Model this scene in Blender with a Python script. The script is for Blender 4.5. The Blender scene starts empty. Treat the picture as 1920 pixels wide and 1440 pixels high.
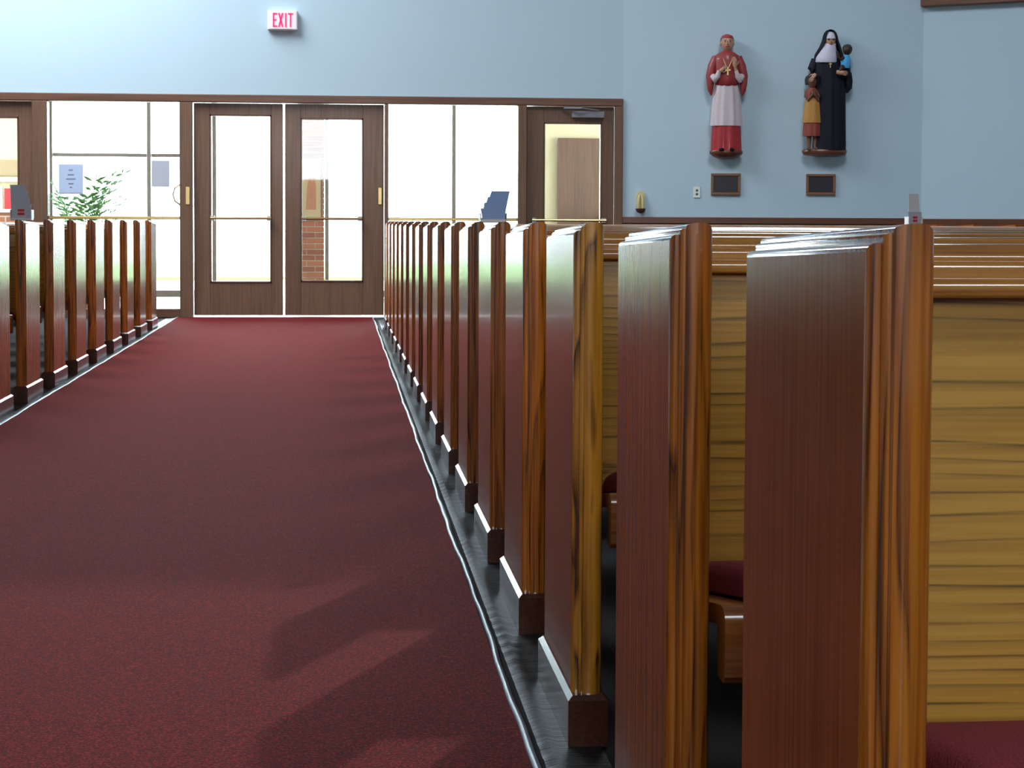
import bpy, math, random
from mathutils import Vector, Matrix
random.seed(7)
SC = bpy.context.scene
COL = SC.collection

# ------------------------------------------------------------------ camera
cd = bpy.data.cameras.new('camera')
cam = bpy.data.objects.new('camera', cd)
COL.objects.link(cam)
cd.sensor_width = 36.0
cd.lens = 3480.0 / 1920.0 * 36.0
cd.shift_y = -0.0753
cd.clip_end = 500
cam.location = (0, 0, 0.94)
cam.rotation_mode = 'QUATERNION'
cam.rotation_quaternion = (Matrix.Rotation(math.radians(-5.37), 3, 'Z')
                           @ Matrix.Rotation(math.radians(90 - 2.632), 3, 'X')
                           @ Matrix.Rotation(math.radians(0.25), 3, 'Z')).to_quaternion()
SC.camera = cam

# ------------------------------------------------------------------ sky, sun, exposure
SKY = 16.0
world = bpy.data.worlds.new('world')
SC.world = world
world.use_nodes = True
bg = world.node_tree.nodes['Background']
bg.inputs[0].default_value = (0.84, 0.93, 1.0, 1)
bg.inputs[1].default_value = SKY

SUN_DIR = Vector((math.sin(math.radians(24)) * math.cos(math.radians(33)),
                  math.cos(math.radians(24)) * math.cos(math.radians(33)),
                  math.sin(math.radians(33))))
sl = bpy.data.lights.new('sun_offscreen', 'SUN')
sl.energy = 1.2
sl.angle = math.radians(1.0)
sl.color = (1.0, 0.95, 0.88)
sun = bpy.data.objects.new('sun_offscreen', sl)
COL.objects.link(sun)
sun.rotation_euler = SUN_DIR.to_track_quat('Z', 'Y').to_euler()
sun.location = (6, 14, 12)

SC.view_settings.view_transform = 'Standard'
SC.view_settings.look = 'None'
SC.view_settings.exposure = 0.12
SC.view_settings.gamma = 1.0
SC.view_settings.use_curve_mapping = False
cy = SC.cycles
cy.use_denoising = True
cy.max_bounces = 8
cy.diffuse_bounces = 5
cy.glossy_bounces = 4
cy.transparent_max_bounces = 16
cy.caustics_reflective = False
cy.caustics_refractive = False
cy.sample_clamp_indirect = 6.0

# ------------------------------------------------------------------ main dimensions (metres)
YD = 18.1            # inner face of the entrance wall
CEIL = 6.2
SKYL = (2.6, 4.3, 10.8, 13.8)     # long roof light over the pews, x0 x1 y0 y1
CHW = (-2.5, 1.0, 1.9, 3.5)      # chancel window opening, x0 x1 z0 z1
SKYB = (-5.2, -1.6, 13.6, 17.5)    # roof light over the shorter pew row
SKYC = (1.2, 3.4, -2.9, -1.5)    # small roof light over the chancel step
PX, PY, PITCH = 0.4184, 1.436, 0.91
LX, LY = -1.575, 8.70


def portal(name, loc, sx, sy, direction):
    l = bpy.data.lights.new(name, 'AREA')
    l.shape = 'RECTANGLE'
    l.size, l.size_y = sx, sy
    l.cycles.is_portal = True
    o = bpy.data.objects.new(name, l)
    COL.objects.link(o)
    o.location = loc
    o.rotation_euler = Vector(direction).to_track_quat('-Z', 'Z' if abs(direction[2]) < .5 else 'Y').to_euler()


portal('roof_opening_pews_offscreen', ((SKYL[0] + SKYL[1]) / 2, (SKYL[2] + SKYL[3]) / 2, CEIL + .12), SKYL[1] - SKYL[0], SKYL[3] - SKYL[2], (0, 0, -1))
portal('window_chancel_offscreen', (CHW[0] / 2 + CHW[1] / 2, -7.2, CHW[2] / 2 + CHW[3] / 2), CHW[1] - CHW[0], CHW[3] - CHW[2], (0, 1, 0))
portal('roof_opening_entrance_offscreen', ((SKYB[0] + SKYB[1]) / 2, (SKYB[2] + SKYB[3]) / 2, CEIL + .12), SKYB[1] - SKYB[0], SKYB[3] - SKYB[2], (0, 0, -1))
portal('roof_opening_chancel_offscreen', ((SKYC[0] + SKYC[1]) / 2, (SKYC[2] + SKYC[3]) / 2, CEIL + .12), SKYC[1] - SKYC[0], SKYC[3] - SKYC[2], (0, 0, -1))
portal('entrance_glazing_portal', (-.5, 22.65, 1.3), 5.7, 2.5, (0, -1, 0))

# ------------------------------------------------------------------ materials
MATS = {}


def nodes_of(name):
    m = bpy.data.materials.new(name)
    m.use_nodes = True
    nt = m.node_tree
    return m, nt, nt.nodes, nt.links, nt.nodes['Principled BSDF']


def rgba(c):
    return (c[0], c[1], c[2], 1)


def plain(name, col, rough=.5, noise=0.06, nscale=8, metal=0.0, emit=None, estr=0, coat=0.0, bump=0.0, bscale=60, spec=.5):
    m, nt, N, L, P = nodes_of(name)
    tc = N.new('ShaderNodeTexCoord')
    nz = N.new('ShaderNodeTexNoise')
    nz.inputs['Scale'].default_value = nscale
    nz.inputs['Detail'].default_value = 4
    L.new(tc.outputs['Object'], nz.inputs['Vector'])
    mx = N.new('ShaderNodeMix')
    mx.data_type = 'RGBA'
    mx.inputs['A'].default_value = rgba([max(0, v * (1 - noise)) for v in col])
    mx.inputs['B'].default_value = rgba([min(1, v * (1 + noise)) for v in col])
    L.new(nz.outputs['Fac'], mx.inputs['Factor'])
    L.new(mx.outputs['Result'], P.inputs['Base Color'])
    P.inputs['Roughness'].default_value = rough
    P.inputs['Metallic'].default_value = metal
    P.inputs['Coat Weight'].default_value = coat
    P.inputs['Coat Roughness'].default_value = .08
    P.inputs['Specular IOR Level'].default_value = spec
    if emit:
        P.inputs['Emission Color'].default_value = rgba(emit)
        P.inputs['Emission Strength'].default_value = estr
    if bump:
        n2 = N.new('ShaderNodeTexNoise')
        n2.inputs['Scale'].default_value = bscale
        L.new(tc.outputs['Object'], n2.inputs['Vector'])
        b = N.new('ShaderNodeBump')
        b.inputs['Strength'].default_value = bump
        b.inputs['Distance'].default_value = .004
        L.new(n2.outputs['Fac'], b.inputs['Height'])
        L.new(b.outputs['Normal'], P.inputs['Normal'])
    MATS[name] = m
    return m


def wood(name, light, mid, dark, axis='Z', ring=10.0, fine=90.0, rough=.25, coat=.4, line=.5, stretch=.09, ringscale=2.2, var=.25, coatr=.12, spec=.5, lin=0.0, bump=.12, sharp=False):
    """stained wood, grain running along one object axis; every object draws its own piece of grain"""
    m, nt, N, L, P = nodes_of(name)
    tc = N.new('ShaderNodeTexCoord')
    oi = N.new('ShaderNodeObjectInfo')
    off = N.new('ShaderNodeVectorMath')
    off.operation = 'MULTIPLY'
    off.inputs[1].default_value = (17.3, 31.7, 23.1)
    cmb = N.new('ShaderNodeCombineXYZ')
    for i in range(3):
        L.new(oi.outputs['Random'], cmb.inputs[i])
    L.new(cmb.outputs[0], off.inputs[0])
    add = N.new('ShaderNodeVectorMath')
    add.operation = 'ADD'
    L.new(tc.outputs['Object'], add.inputs[0])
    L.new(off.outputs[0], add.inputs[1])

    def mapped(s_across, s_along):
        mp = N.new('ShaderNodeMapping')
        s = [s_across] * 3
        s['XYZ'.index(axis)] = s_along
        mp.inputs['Scale'].default_value = s
        L.new(add.outputs[0], mp.inputs['Vector'])
        return mp
    m1 = mapped(ringscale, ringscale * stretch)
    n1 = N.new('ShaderNodeTexNoise')
    n1.inputs['Scale'].default_value = 1.0
    n1.inputs['Detail'].default_value = 2.0
    n1.inputs['Roughness'].default_value = .45
    L.new(m1.outputs[0], n1.inputs['Vector'])
    mul = N.new('ShaderNodeMath')
    mul.operation = 'MULTIPLY'
    mul.inputs[1].default_value = ring
    L.new(n1.outputs['Fac'], mul.inputs[0])
    if lin:
        sx = N.new('ShaderNodeSeparateXYZ')
        L.new(add.outputs[0], sx.inputs[0])
        lm = N.new('ShaderNodeMath')
        lm.operation = 'MULTIPLY_ADD'
        lm.inputs[1].default_value = lin
        L.new(sx.outputs['Z' if axis == 'X' else 'X'], lm.inputs[0])
        L.new(mul.outputs[0], lm.inputs[2])
        mul = lm
    fr = N.new('ShaderNodeMath')
    fr.operation = 'FRACT'
    L.new(mul.outputs[0], fr.inputs[0])
    rr = N.new('ShaderNodeValToRGB')
    rr.color_ramp.elements[0].position = 0.0
    rr.color_ramp.elements[0].color = (1, 1, 1, 1)
    rr.color_ramp.elements[1].position = 1.0
    rr.color_ramp.elements[1].color = (.75, .75, .75, 1)
    e = rr.color_ramp.elements.new(.16)
    e.color = (.0, .0, .0, 1)
    e = rr.color_ramp.elements.new(.55)
    e.color = (.12, .12, .12, 1)
    if sharp:
        rr.color_ramp.elements[1].position = .09
        rr.color_ramp.elements[1].color = (.02, .02, .02, 1)
        rr.color_ramp.elements[2].position = .60
        rr.color_ramp.elements[2].color = (.06, .06, .06, 1)
        rr.color_ramp.elements[3].color = (.85, .85, .85, 1)
        e = rr.color_ramp.elements.new(.86)
        e.color = (.28, .28, .28, 1)
    L.new(fr.outputs[0], rr.inputs['Fac'])
    m2 = mapped(fine, fine * .022)
    n2 = N.new('ShaderNodeTexNoise')
    n2.inputs['Scale'].default_value = 1.0
    n2.inputs['Detail'].default_value = 3.0
    L.new(m2.outputs[0], n2.inputs['Vector'])
    r2 = N.new('ShaderNodeValToRGB')
    r2.color_ramp.elements[0].position = .36
    r2.color_ramp.elements[1].position = .66
    L.new(n2.outputs['Fac'], r2.inputs['Fac'])
    c1 = N.new('ShaderNodeMix')
    c1.data_type = 'RGBA'
    c1.inputs['A'].default_value = rgba(light)
    c1.inputs['B'].default_value = rgba(mid)
    L.new(r2.outputs['Color'], c1.inputs['Factor'])
    lf = N.new('ShaderNodeMath')
    lf.operation = 'MULTIPLY'
    L.new(rr.outputs['Color'], lf.inputs[0])
    lf.inputs[1].default_value = line
    lf2 = N.new('ShaderNodeMath')
    lf2.operation = 'MULTIPLY'
    L.new(lf.outputs[0], lf2.inputs[0])
    ad = N.new('ShaderNodeMath')
    ad.operation = 'ADD'
    ad.inputs[1].default_value = .35
    L.new(r2.outputs['Color'], ad.inputs[0])
    L.new(ad.outputs[0], lf2.inputs[1])
    lf2.use_clamp = True
    c2 = N.new('ShaderNodeMix')
    c2.data_type = 'RGBA'
    L.new(lf2.outputs[0], c2.inputs['Factor'])
    L.new(c1.outputs['Result'], c2.inputs['A'])
    c2.inputs['B'].default_value = rgba(dark)
    hv = N.new('ShaderNodeHueSaturation')
    vr = N.new('ShaderNodeMapRange')
    vr.inputs['To Min'].default_value = 1 - var
    vr.inputs['To Max'].default_value = 1 + var
    L.new(oi.outputs['Random'], vr.inputs['Value'])
    L.new(vr.outputs[0], hv.inputs['Value'])
    L.new(c2.outputs['Result'], hv.inputs['Color'])
    L.new(hv.outputs['Color'], P.inputs['Base Color'])
    P.inputs['Roughness'].default_value = rough
    P.inputs['Coat Weight'].default_value = coat
    P.inputs['Coat Roughness'].default_value = coatr
    P.inputs['Specular IOR Level'].default_value = spec
    b = N.new('ShaderNodeBump')
    b.inputs['Strength'].default_value = bump
    b.inputs['Distance'].default_value = .001
    L.new(n2.outputs['Fac'], b.inputs['Height'])
    L.new(b.outputs['Normal'], P.inputs['Normal'])
    MATS[name] = m
    return m


def carpet_mat(name):
    m, nt, N, L, P = nodes_of(name)
    tc = N.new('ShaderNodeTexCoord')
    n1 = N.new('ShaderNodeTexNoise')
    n1.inputs['Scale'].default_value = 260
    n1.inputs['Detail'].default_value = 3
    L.new(tc.outputs['Object'], n1.inputs['Vector'])
    r = N.new('ShaderNodeValToRGB')
    cr = r.color_ramp
    cr.elements[0].position = .30
    cr.elements[0].color = (.010, .005, .010, 1)
    cr.elements[1].position = .72
    cr.elements[1].color = (.42, .030, .030, 1)
    e = cr.elements.new(.44)
    e.color = (.055, .003, .006, 1)
    e = cr.elements.new(.56)
    e.color = (.18, .004, .009, 1)
    L.new(n1.outputs['Fac'], r.inputs['Fac'])
    mp = N.new('ShaderNodeMapping')
    mp.inputs['Scale'].default_value = (2, 2, 2)
    L.new(tc.outputs['Object'], mp.inputs['Vector'])
    n2 = N.new('ShaderNodeTexNoise')
    n2.inputs['Scale'].default_value = 1.6
    n2.inputs['Detail'].default_value = 3
    L.new(mp.outputs[0], n2.inputs['Vector'])
    mr = N.new('ShaderNodeMapRange')
    mr.inputs['From Min'].default_value = .3
    mr.inputs['From Max'].default_value = .7
    mr.inputs['To Min'].default_value = .95
    mr.inputs['To Max'].default_value = 1.05
    L.new(n2.outputs['Fac'], mr.inputs['Value'])
    hv = N.new('ShaderNodeHueSaturation')
    L.new(mr.outputs[0], hv.inputs['Value'])
    L.new(r.outputs['Color'], hv.inputs['Color'])
    L.new(hv.outputs['Color'], P.inputs['Base Color'])
    P.inputs['Roughness'].default_value = .85
    P.inputs['Specular IOR Level'].default_value = .06
    P.inputs['Specular Tint'].default_value = (1, .45, .38, 1)
    P.inputs['Sheen Weight'].default_value = .28
    P.inputs['Sheen Roughness'].default_value = .3
    P.inputs['Sheen Tint'].default_value = (1, .42, .37, 1)
    b = N.new('ShaderNodeBump')
    b.inputs['Strength'].default_value = .5
    b.inputs['Distance'].default_value = .003
    L.new(n1.outputs['Fac'], b.inputs['Height'])
    L.new(b.outputs['Normal'], P.inputs['Normal'])
    MATS[name] = m


def vinyl_mat(name):
    """black floor vinyl, crinkled in short ridges across the strip"""
    m, nt, N, L, P = nodes_of(name)
    tc = N.new('ShaderNodeTexCoord')
    mp = N.new('ShaderNodeMapping')
    mp.inputs['Scale'].default_value = (9, 95, 9)
    L.new(tc.outputs['Object'], mp.inputs['Vector'])
    n = N.new('ShaderNodeTexNoise')
    n.inputs['Scale'].default_value = 1
    n.inputs['Detail'].default_value = 5
    n.inputs['Distortion'].default_value = .7
    L.new(mp.outputs[0], n.inputs['Vector'])
    r = N.new('ShaderNodeValToRGB')
    r.color_ramp.elements[0].position = .35
    r.color_ramp.elements[0].color = (.004, .004, .005, 1)
    r.color_ramp.elements[1].position = .7
    r.color_ramp.elements[1].color = (.022, .024, .027, 1)
    L.new(n.outputs['Fac'], r.inputs['Fac'])
    L.new(r.outputs['Color'], P.inputs['Base Color'])
    P.inputs['Roughness'].default_value = .42
    P.inputs['Specular IOR Level'].default_value = .35
    b = N.new('ShaderNodeBump')
    b.inputs['Strength'].default_value = .6
    b.inputs['Distance'].default_value = .006
    L.new(n.outputs['Fac'], b.inputs['Height'])
    L.new(b.outputs['Normal'], P.inputs['Normal'])
    MATS[name] = m


def glass_mat(name, tint=(.93, .96, .96)):
    m, nt, N, L, P = nodes_of(name)
    N.remove(P)
    out = N['Material Output']
    tr = N.new('ShaderNodeBsdfTransparent')
    tr.inputs[0].default_value = rgba(tint)
    gl = N.new('ShaderNodeBsdfGlossy')
    gl.inputs['Roughness'].default_value = .02
    fr = N.new('ShaderNodeFresnel')
    fr.inputs[0].default_value = 1.45
    nz = N.new('ShaderNodeTexNoise')
    nz.inputs['Scale'].default_value = 3
    mx = N.new('ShaderNodeMixShader')
    L.new(fr.outputs[0], mx.inputs[0])
    L.new(tr.outputs[0], mx.inputs[1])
    L.new(gl.outputs[0], mx.inputs[2])
    L.new(mx.outputs[0], out.inputs['Surface'])
    MATS[name] = m


def brick_mat(name):
    m, nt, N, L, P = nodes_of(name)
    tc = N.new('ShaderNodeTexCoord')
    sp = N.new('ShaderNodeSeparateXYZ')
    cb = N.new('ShaderNodeCombineXYZ')
    L.new(tc.outputs['Object'], sp.inputs[0])
    L.new(sp.outputs['X'], cb.inputs['X'])
    L.new(sp.outputs['Z'], cb.inputs['Y'])
    br = N.new('ShaderNodeTexBrick')
    br.inputs['Scale'].default_value = 1.0
    br.inputs['Brick Width'].default_value = .21
    br.inputs['Row Height'].default_value = .075
    br.inputs['Mortar Size'].default_value = .008
    br.inputs['Color1'].default_value = (.36, .12, .06, 1)
    br.inputs['Color2'].default_value = (.25, .08, .045, 1)
    br.inputs['Mortar'].default_value = (.45, .38, .30, 1)
    L.new(cb.outputs[0], br.inputs['Vector'])
    L.new(br.outputs['Color'], P.inputs['Base Color'])
    P.inputs['Roughness'].default_value = .85
    MATS[name] = m


plain('wall_paint', (.50, .64, .73), .7, .015, 3, bump=.05, bscale=220)
plain('ceiling_paint', (.82, .82, .80), .8, .02)
plain('beige_paint', (.78, .66, .42), .7, .03)
plain('tan_paint', (.48, .34, .19), .7, .04)
plain('cream_paint', (.85, .80, .68), .6, .03)
wood('walnut_veneer', (.44, .115, .013), (.33, .076, .008), (.19, .040, .005), 'Z', ring=5, fine=130, rough=.2, coat=.08, line=.4, var=.06, coatr=.05, spec=.15, bump=.02)
wood('stained_oak_edge', (.56, .175, .014), (.38, .096, .008), (.06, .014, .003), 'Z', ring=9, fine=190, rough=.20, coat=.8, line=1.0, ringscale=13, stretch=.06, var=.28, coatr=.05)
wood('figured_oak_edge', (.66, .28, .026), (.52, .20, .018), (.06, .018, .005), 'Z', ring=7, fine=120, rough=.20, coat=.7, line=1.1, ringscale=11, stretch=.16, var=.05, coatr=.05)
wood('golden_oak', (.52, .275, .045), (.44, .215, .030), (.14, .080, .020), 'X', ring=17, fine=170, rough=.32, coat=.2, line=1.05, ringscale=4.2, stretch=.075, var=.08, coatr=.2, lin=46, sharp=True)
wood('amber_oak_rail', (.44, .19, .035), (.34, .13, .022), (.15, .05, .012), 'X', ring=8, fine=160, rough=.16, coat=.7, line=.5, ringscale=9, stretch=.06, var=.12, coatr=.07)
wood('dark_plinth', (.10, .027, .010), (.07, .018, .007), (.03, .008, .004), 'Y', ring=6, fine=120, rough=.26, coat=.5, line=.4, var=.1)
wood('door_wood', (.20, .105, .062), (.155, .078, .046), (.09, .042, .026), 'Z', ring=6, fine=90, rough=.42, coat=.1, line=.4, var=.06)
wood('frame_wood', (.19, .085, .050), (.14, .062, .036), (.08, .034, .02), 'X', ring=6, fine=90, rough=.42, coat=.1, line=.4, var=.06)
wood('wainscot_wood', (.17, .055, .022), (.125, .038, .015), (.07, .018, .008), 'X', ring=6, fine=90, rough=.35, coat=.2, line=.4, var=.06)
carpet_mat('red_carpet')
vinyl_mat('black_vinyl')
plain('dark_floor', (.012, .010, .010), .8, .3, 6, spec=.2)
plain('edge_strip', (.36, .42, .50), .3, .12, 25, bump=.25, bscale=70)
plain('cushion_fabric', (.27, .028, .045), .9, .25, 300, bump=.6, bscale=330)
glass_mat('clear_glass')
brick_mat('brick')
plain('brass', (.80, .58, .24), .3, .08, 20, metal=1.0)
plain('steel', (.55, .55, .56), .35, .05, 20, metal=1.0)
plain('grey_metal', (.22, .22, .25), .45, .05, 20)
plain('paper', (.80, .82, .86), .8, .03)
plain('paper_grey', (.52, .54, .62), .8, .05)
plain('paper_blue', (.50, .60, .82), .8, .04)
plain('print_red', (.62, .04, .05), .7, .05)
plain('print_dark', (.25, .27, .38), .7, .05)
plain('blue_card', (.30, .42, .70), .6, .08)
plain('plastic_white', (.82, .82, .80), .35, .02)
plain('socket_dark', (.12, .11, .11), .5, .05)
plain('exit_red', (.80, .02, .10), .5, .03, emit=(1.0, .05, .22), estr=.55)
plain('exit_face', (.82, .80, .84), .5, .02, emit=(1.0, .62, .78), estr=.12)
plain('plaque_dark', (.020, .014, .022), .35, .2)
plain('plaque_frame', (.22, .10, .045), .4, .15, 30)
plain('robe_red', (.38, .016, .020), .5, .15, 14, coat=.2)
plain('cape_red', (.30, .030, .032), .5, .15, 14, coat=.2)
plain('lace_white', (.62, .52, .55), .6, .08, 30)
plain('habit_black', (.006, .006, .013), .6, .2, 14, spec=.25)
plain('wimple_white', (.62, .60, .72), .6, .05, 20)
plain('skin', (.50, .27, .17), .5, .06, 30)
plain('skin_brown', (.16, .070, .040), .5, .1, 30)
plain('skin_dark', (.035, .014, .010), .5, .1, 30)
plain('hair_grey', (.13, .115, .105), .7, .2, 40)
plain('hair_dark', (.022, .024, .022), .7, .2, 40)
plain('dress_yellow', (.47, .22, .045), .6, .12, 30)
plain('blouse_red', (.27, .045, .030), .6, .12, 30)
plain('baby_blue', (.06, .38, .72), .5, .2, 25)
plain('statue_base', (.15, .045, .022), .4, .25, 20, coat=.3)
plain('gold', (.85, .62, .28), .35, .05, 20, metal=.6)
plain('candle_cream', (.66, .56, .28), .5, .1, 30)
plain('font_bronze', (.10, .045, .035), .4, .2, 30)
plain('mortar', (.45, .38, .30), .9, .1)
plain('brick_red', (.36, .12, .06), .85, .15, 30)
plain('brick_brown', (.26, .085, .045), .85, .15, 30)
plain('terracotta', (.42, .17, .09), .8, .1)
plain('leaf_green', (.16, .34, .10), .55, .3, 12)
plain('grass_green', (.17, .30, .06), .9, .4, 2)
plain('concrete', (.62, .60, .56), .85, .08, 3)
plain('tile_floor', (.55, .50, .44), .35, .06, 4)
plain('outer_frame', (.20, .15, .12), .5, .08)


# ------------------------------------------------------------------ mesh helpers
class MB:
    def __init__(s):
        s.v, s.f = [], []

    def add(s, vs, fs):
        o = len(s.v)
        s.v += [tuple(p) for p in vs]
        s.f += [[i + o for i in f] for f in fs]
        return s

    def box(s, x0, x1, y0, y1, z0, z1):
        return s.add([(x0, y0, z0), (x1, y0, z0), (x1, y1, z0), (x0, y1, z0), (x0, y0, z1), (x1, y0, z1), (x1, y1, z1), (x0, y1, z1)],
                     [(0, 3, 2, 1), (4, 5, 6, 7), (0, 1, 5, 4), (1, 2, 6, 5), (2, 3, 7, 6), (3, 0, 4, 7)])

    def bbox(s, x0, x1, y0, y1, z0, z1, b=.004):
        """box with chamfered edges"""
        def ring(z, i):
            return [(x0 + i + b, y0 + i, z), (x1 - i - b, y0 + i, z), (x1 - i, y0 + i + b, z), (x1 - i, y1 - i - b, z),
                    (x1 - i - b, y1 - i, z), (x0 + i + b, y1 - i, z), (x0 + i, y1 - i - b, z), (x0 + i, y0 + i + b, z)]
        return s.loft([ring(z0, b), ring(z0 + b, 0), ring(z1 - b, 0), ring(z1, b)])

    def loft(s, rings, caps=True, closed=True):
        n = len(rings[0])
        vs = [p for r in rings for p in r]
        fs = []
        for k in range(len(rings) - 1):
            for i in range(n if closed else n - 1):
                j = (i + 1) % n
                fs.append((k * n + i, k * n + j, (k + 1) * n + j, (k + 1) * n + i))
        if caps:
            fs.append(tuple(range(n))[::-1])
            fs.append(tuple((len(rings) - 1) * n + i for i in range(n)))
        return s.add(vs, fs)

    def prism_x(s, poly, x0, x1):
        return s.loft([[(x0, y, z) for y, z in poly], [(x1, y, z) for y, z in poly]])

    def tube(s, pts, rad, n=8):
        pts = [Vector(p) for p in pts]
        if not hasattr(rad, '__len__'):
            rad = [rad] * len(pts)
        rings = []
        for i, p in enumerate(pts):
            t = (pts[min(i + 1, len(pts) - 1)] - pts[max(i - 1, 0)]).normalized()
            a = Vector((0, 0, 1)) if abs(t.z) < .9 else Vector((0, 1, 0))
            u = t.cross(a).normalized()
            w = t.cross(u)
            rings.append([p + (u * math.cos(2 * math.pi * k / n) + w * math.sin(2 * math.pi * k / n)) * rad[i] for k in range(n)])
        return s.loft(rings)

    def ell(s, c, r, nu=14, nv=9):
        rings = []
        for j in range(nv + 1):
            a = -math.pi / 2 + math.pi * (j + .001) / (nv + .002)
            rings.append([(c[0] + r[0] * math.cos(a) * math.cos(2 * math.pi * i / nu), c[1] + r[1] * math.cos(a) * math.sin(2 * math.pi * i / nu), c[2] + r[2] * math.sin(a)) for i in range(nu)])
        return s.loft(rings)

    def folds(s, secs, nf=9, n=54, ph=0.0):
        """draped body: sections (z, cx, cy, rx, ry, fold depth)"""
        rings = []
        for z, cx, cy_, rx, ry, fa in secs:
            rg = []
            for i in range(n):
                a = 2 * math.pi * i / n
                k = 1 + fa * (math.sin(nf * a + ph) * .7 + math.sin(nf * 1.7 * a + 1.3 + ph) * .3)
                rg.append((cx + rx * k * math.cos(a), cy_ + ry * k * math.sin(a), z))
            rings.append(rg)
        return s.loft(rings)

    def mesh(s, name, mat, smooth=35):
        me = bpy.data.meshes.new(name)
        me.from_pydata(s.v, [], s.f)
        me.update()
        import bmesh
        bm = bmesh.new()
        bm.from_mesh(me)
        bmesh.ops.recalc_face_normals(bm, faces=bm.faces)
        bm.to_mesh(me)
        bm.free()
        me.materials.append(MATS[mat])
        if smooth:
            for p in me.polygons:
                p.use_smooth = True
            me.set_sharp_from_angle(angle=math.radians(smooth))
        return me

    def build(s, name, mat, parent=None, smooth=35, loc=None):
        o = bpy.data.objects.new(name, s.mesh(name, mat, smooth))
        COL.objects.link(o)
        o.parent = parent
        if loc:
            o.location = loc
        return o


def tag(o, label=None, cat=None, group=None, kind=None):
    for k, v in (('label', label), ('category', cat), ('group', group), ('kind', kind)):
        if v:
            o[k] = v
    return o


def empty(name, loc=(0, 0, 0), rz=0.0):
    o = bpy.data.objects.new(name, None)
    COL.objects.link(o)
    o.location = loc
    o.rotation_euler = (0, 0, rz)
    o.empty_display_size = .1
    return o


def copy_tree(o, parent=None):
    c = o.copy()
    COL.objects.link(c)
    c.parent = parent
    for ch in list(o.children):
        copy_tree(ch, c)
    return c


def struct(name, mb, mat, label, parent=None, smooth=0):
    return tag(mb.build(name, mat, parent, smooth), label, None, None, 'structure')


# ------------------------------------------------------------------ room shell
struct('floor', MB().box(-9, 9.2, -7.2, YD + .1, -.1, 0), 'dark_floor', 'dark smooth floor under and between the pews')
cb = MB()
holes = (SKYL, SKYB, SKYC)
xs = sorted({-9, 9.2} | {v for q in holes for v in q[:2]})
ys = sorted({-7.2, 18.4} | {v for q in holes for v in q[2:]})
for xa, xb in zip(xs, xs[1:]):
    for ya, yb in zip(ys, ys[1:]):
        if not any(q[0] <= xa and xb <= q[1] and q[2] <= ya and yb <= q[3] for q in holes):
            cb.box(xa, xb, ya, yb, CEIL, CEIL + .25)
struct('ceiling', cb, 'ceiling_paint', 'white ceiling with three roof lights above the pews')
struct('wall_left', MB().box(-9.2, -9, -7.2, 18.4, 0, CEIL), 'wall_paint', 'plain pale side wall beyond the pews')
struct('wall_right', MB().box(9.0, 9.2, -7.2, 16.2, 0, CEIL), 'wall_paint', 'plain pale side wall beyond the pew ends')
wf = MB()
wf.box(-9, CHW[0], -7.4, -7.2, 0, CEIL).box(CHW[1], 9.2, -7.4, -7.2, 0, CEIL).box(CHW[0], CHW[1], -7.4, -7.2, 0, CHW[2]).box(CHW[0], CHW[1], -7.4, -7.2, CHW[3], CEIL)
struct('wall_front', wf, 'wall_paint', 'pale wall with a wide window opening')

# entrance wall above the doors and to the far side
wb = MB()
wb.box(-9, 2.787, YD, YD + .2, 2.147, CEIL).box(-9, -4.1, YD, YD + .2, 0, 2.147)
struct('wall_back', wb, 'wall_paint', 'pale blue white wall above the entrance doors')

TH2 = math.radians(7)
W2O = Vector((2.787, YD, 0))
W2 = empty('wall_statues', W2O, -TH2)
tag(W2, 'pale wall section carrying two painted statues', None, None, 'structure')
MB().box(0, 2.94, 0, .2, .99, CEIL).build('wall_panel', 'wall_paint', W2, 0)
MB().box(0, 2.94, -.012, .2, 0, .93).build('wainscot', 'wainscot_wood', W2, 0)
MB().bbox(0.0, 2.93, -.035, .01, .925, .99, .006).build('wainscot_cap', 'wainscot_wood', W2, 0)


def w2(u, z, off=0.0):
    return (W2O.x + u * math.cos(TH2) - off * math.sin(TH2), W2O.y - u * math.sin(TH2) - off * math.cos(TH2), z)


C3 = Vector(w2(2.92, 0))
TH3 = math.radians(33)
W3 = empty('wall_corner', C3, -TH3)
tag(W3, 'pale angled wall section with dark wood band up high', None, None, 'structure')
MB().box(0, 4.2, 0, .2, .985, CEIL).build('wall_panel', 'wall_paint', W3, 0)
MB().box(0, 4.2, -.012, .2, 0, .80).build('wainscot', 'wainscot_wood', W3, 0)
MB().bbox(0.0, 4.2, -.06, .01, .90, .985, .006).build('wainscot_cap', 'wainscot_wood', W3, 0)
gm = MB()
for k in range(110):
    gm.box(.02 + k * .038, .042 + k * .038, -.05, -.015, .80, .90)
tag(gm.build('grille_slats', 'wainscot_wood', W3, 0), kind='stuff')
MB().box(0, 4.2, -.006, .1, .80, .90).build('grille_backing', 'wainscot_wood', W3, 0)
MB().bbox(-.01, 4.2, -.09, .02, 3.04, 3.40, .008).build('fascia_board', 'frame_wood', W3, 0)

# aisle carpet, edge strips, vinyl strips
struct('floor_carpet', MB().box(-1.525, .332, -3.0, YD - .06, 0, .010), 'red_carpet', 'dark red speckled carpet runner along the aisle')


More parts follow.
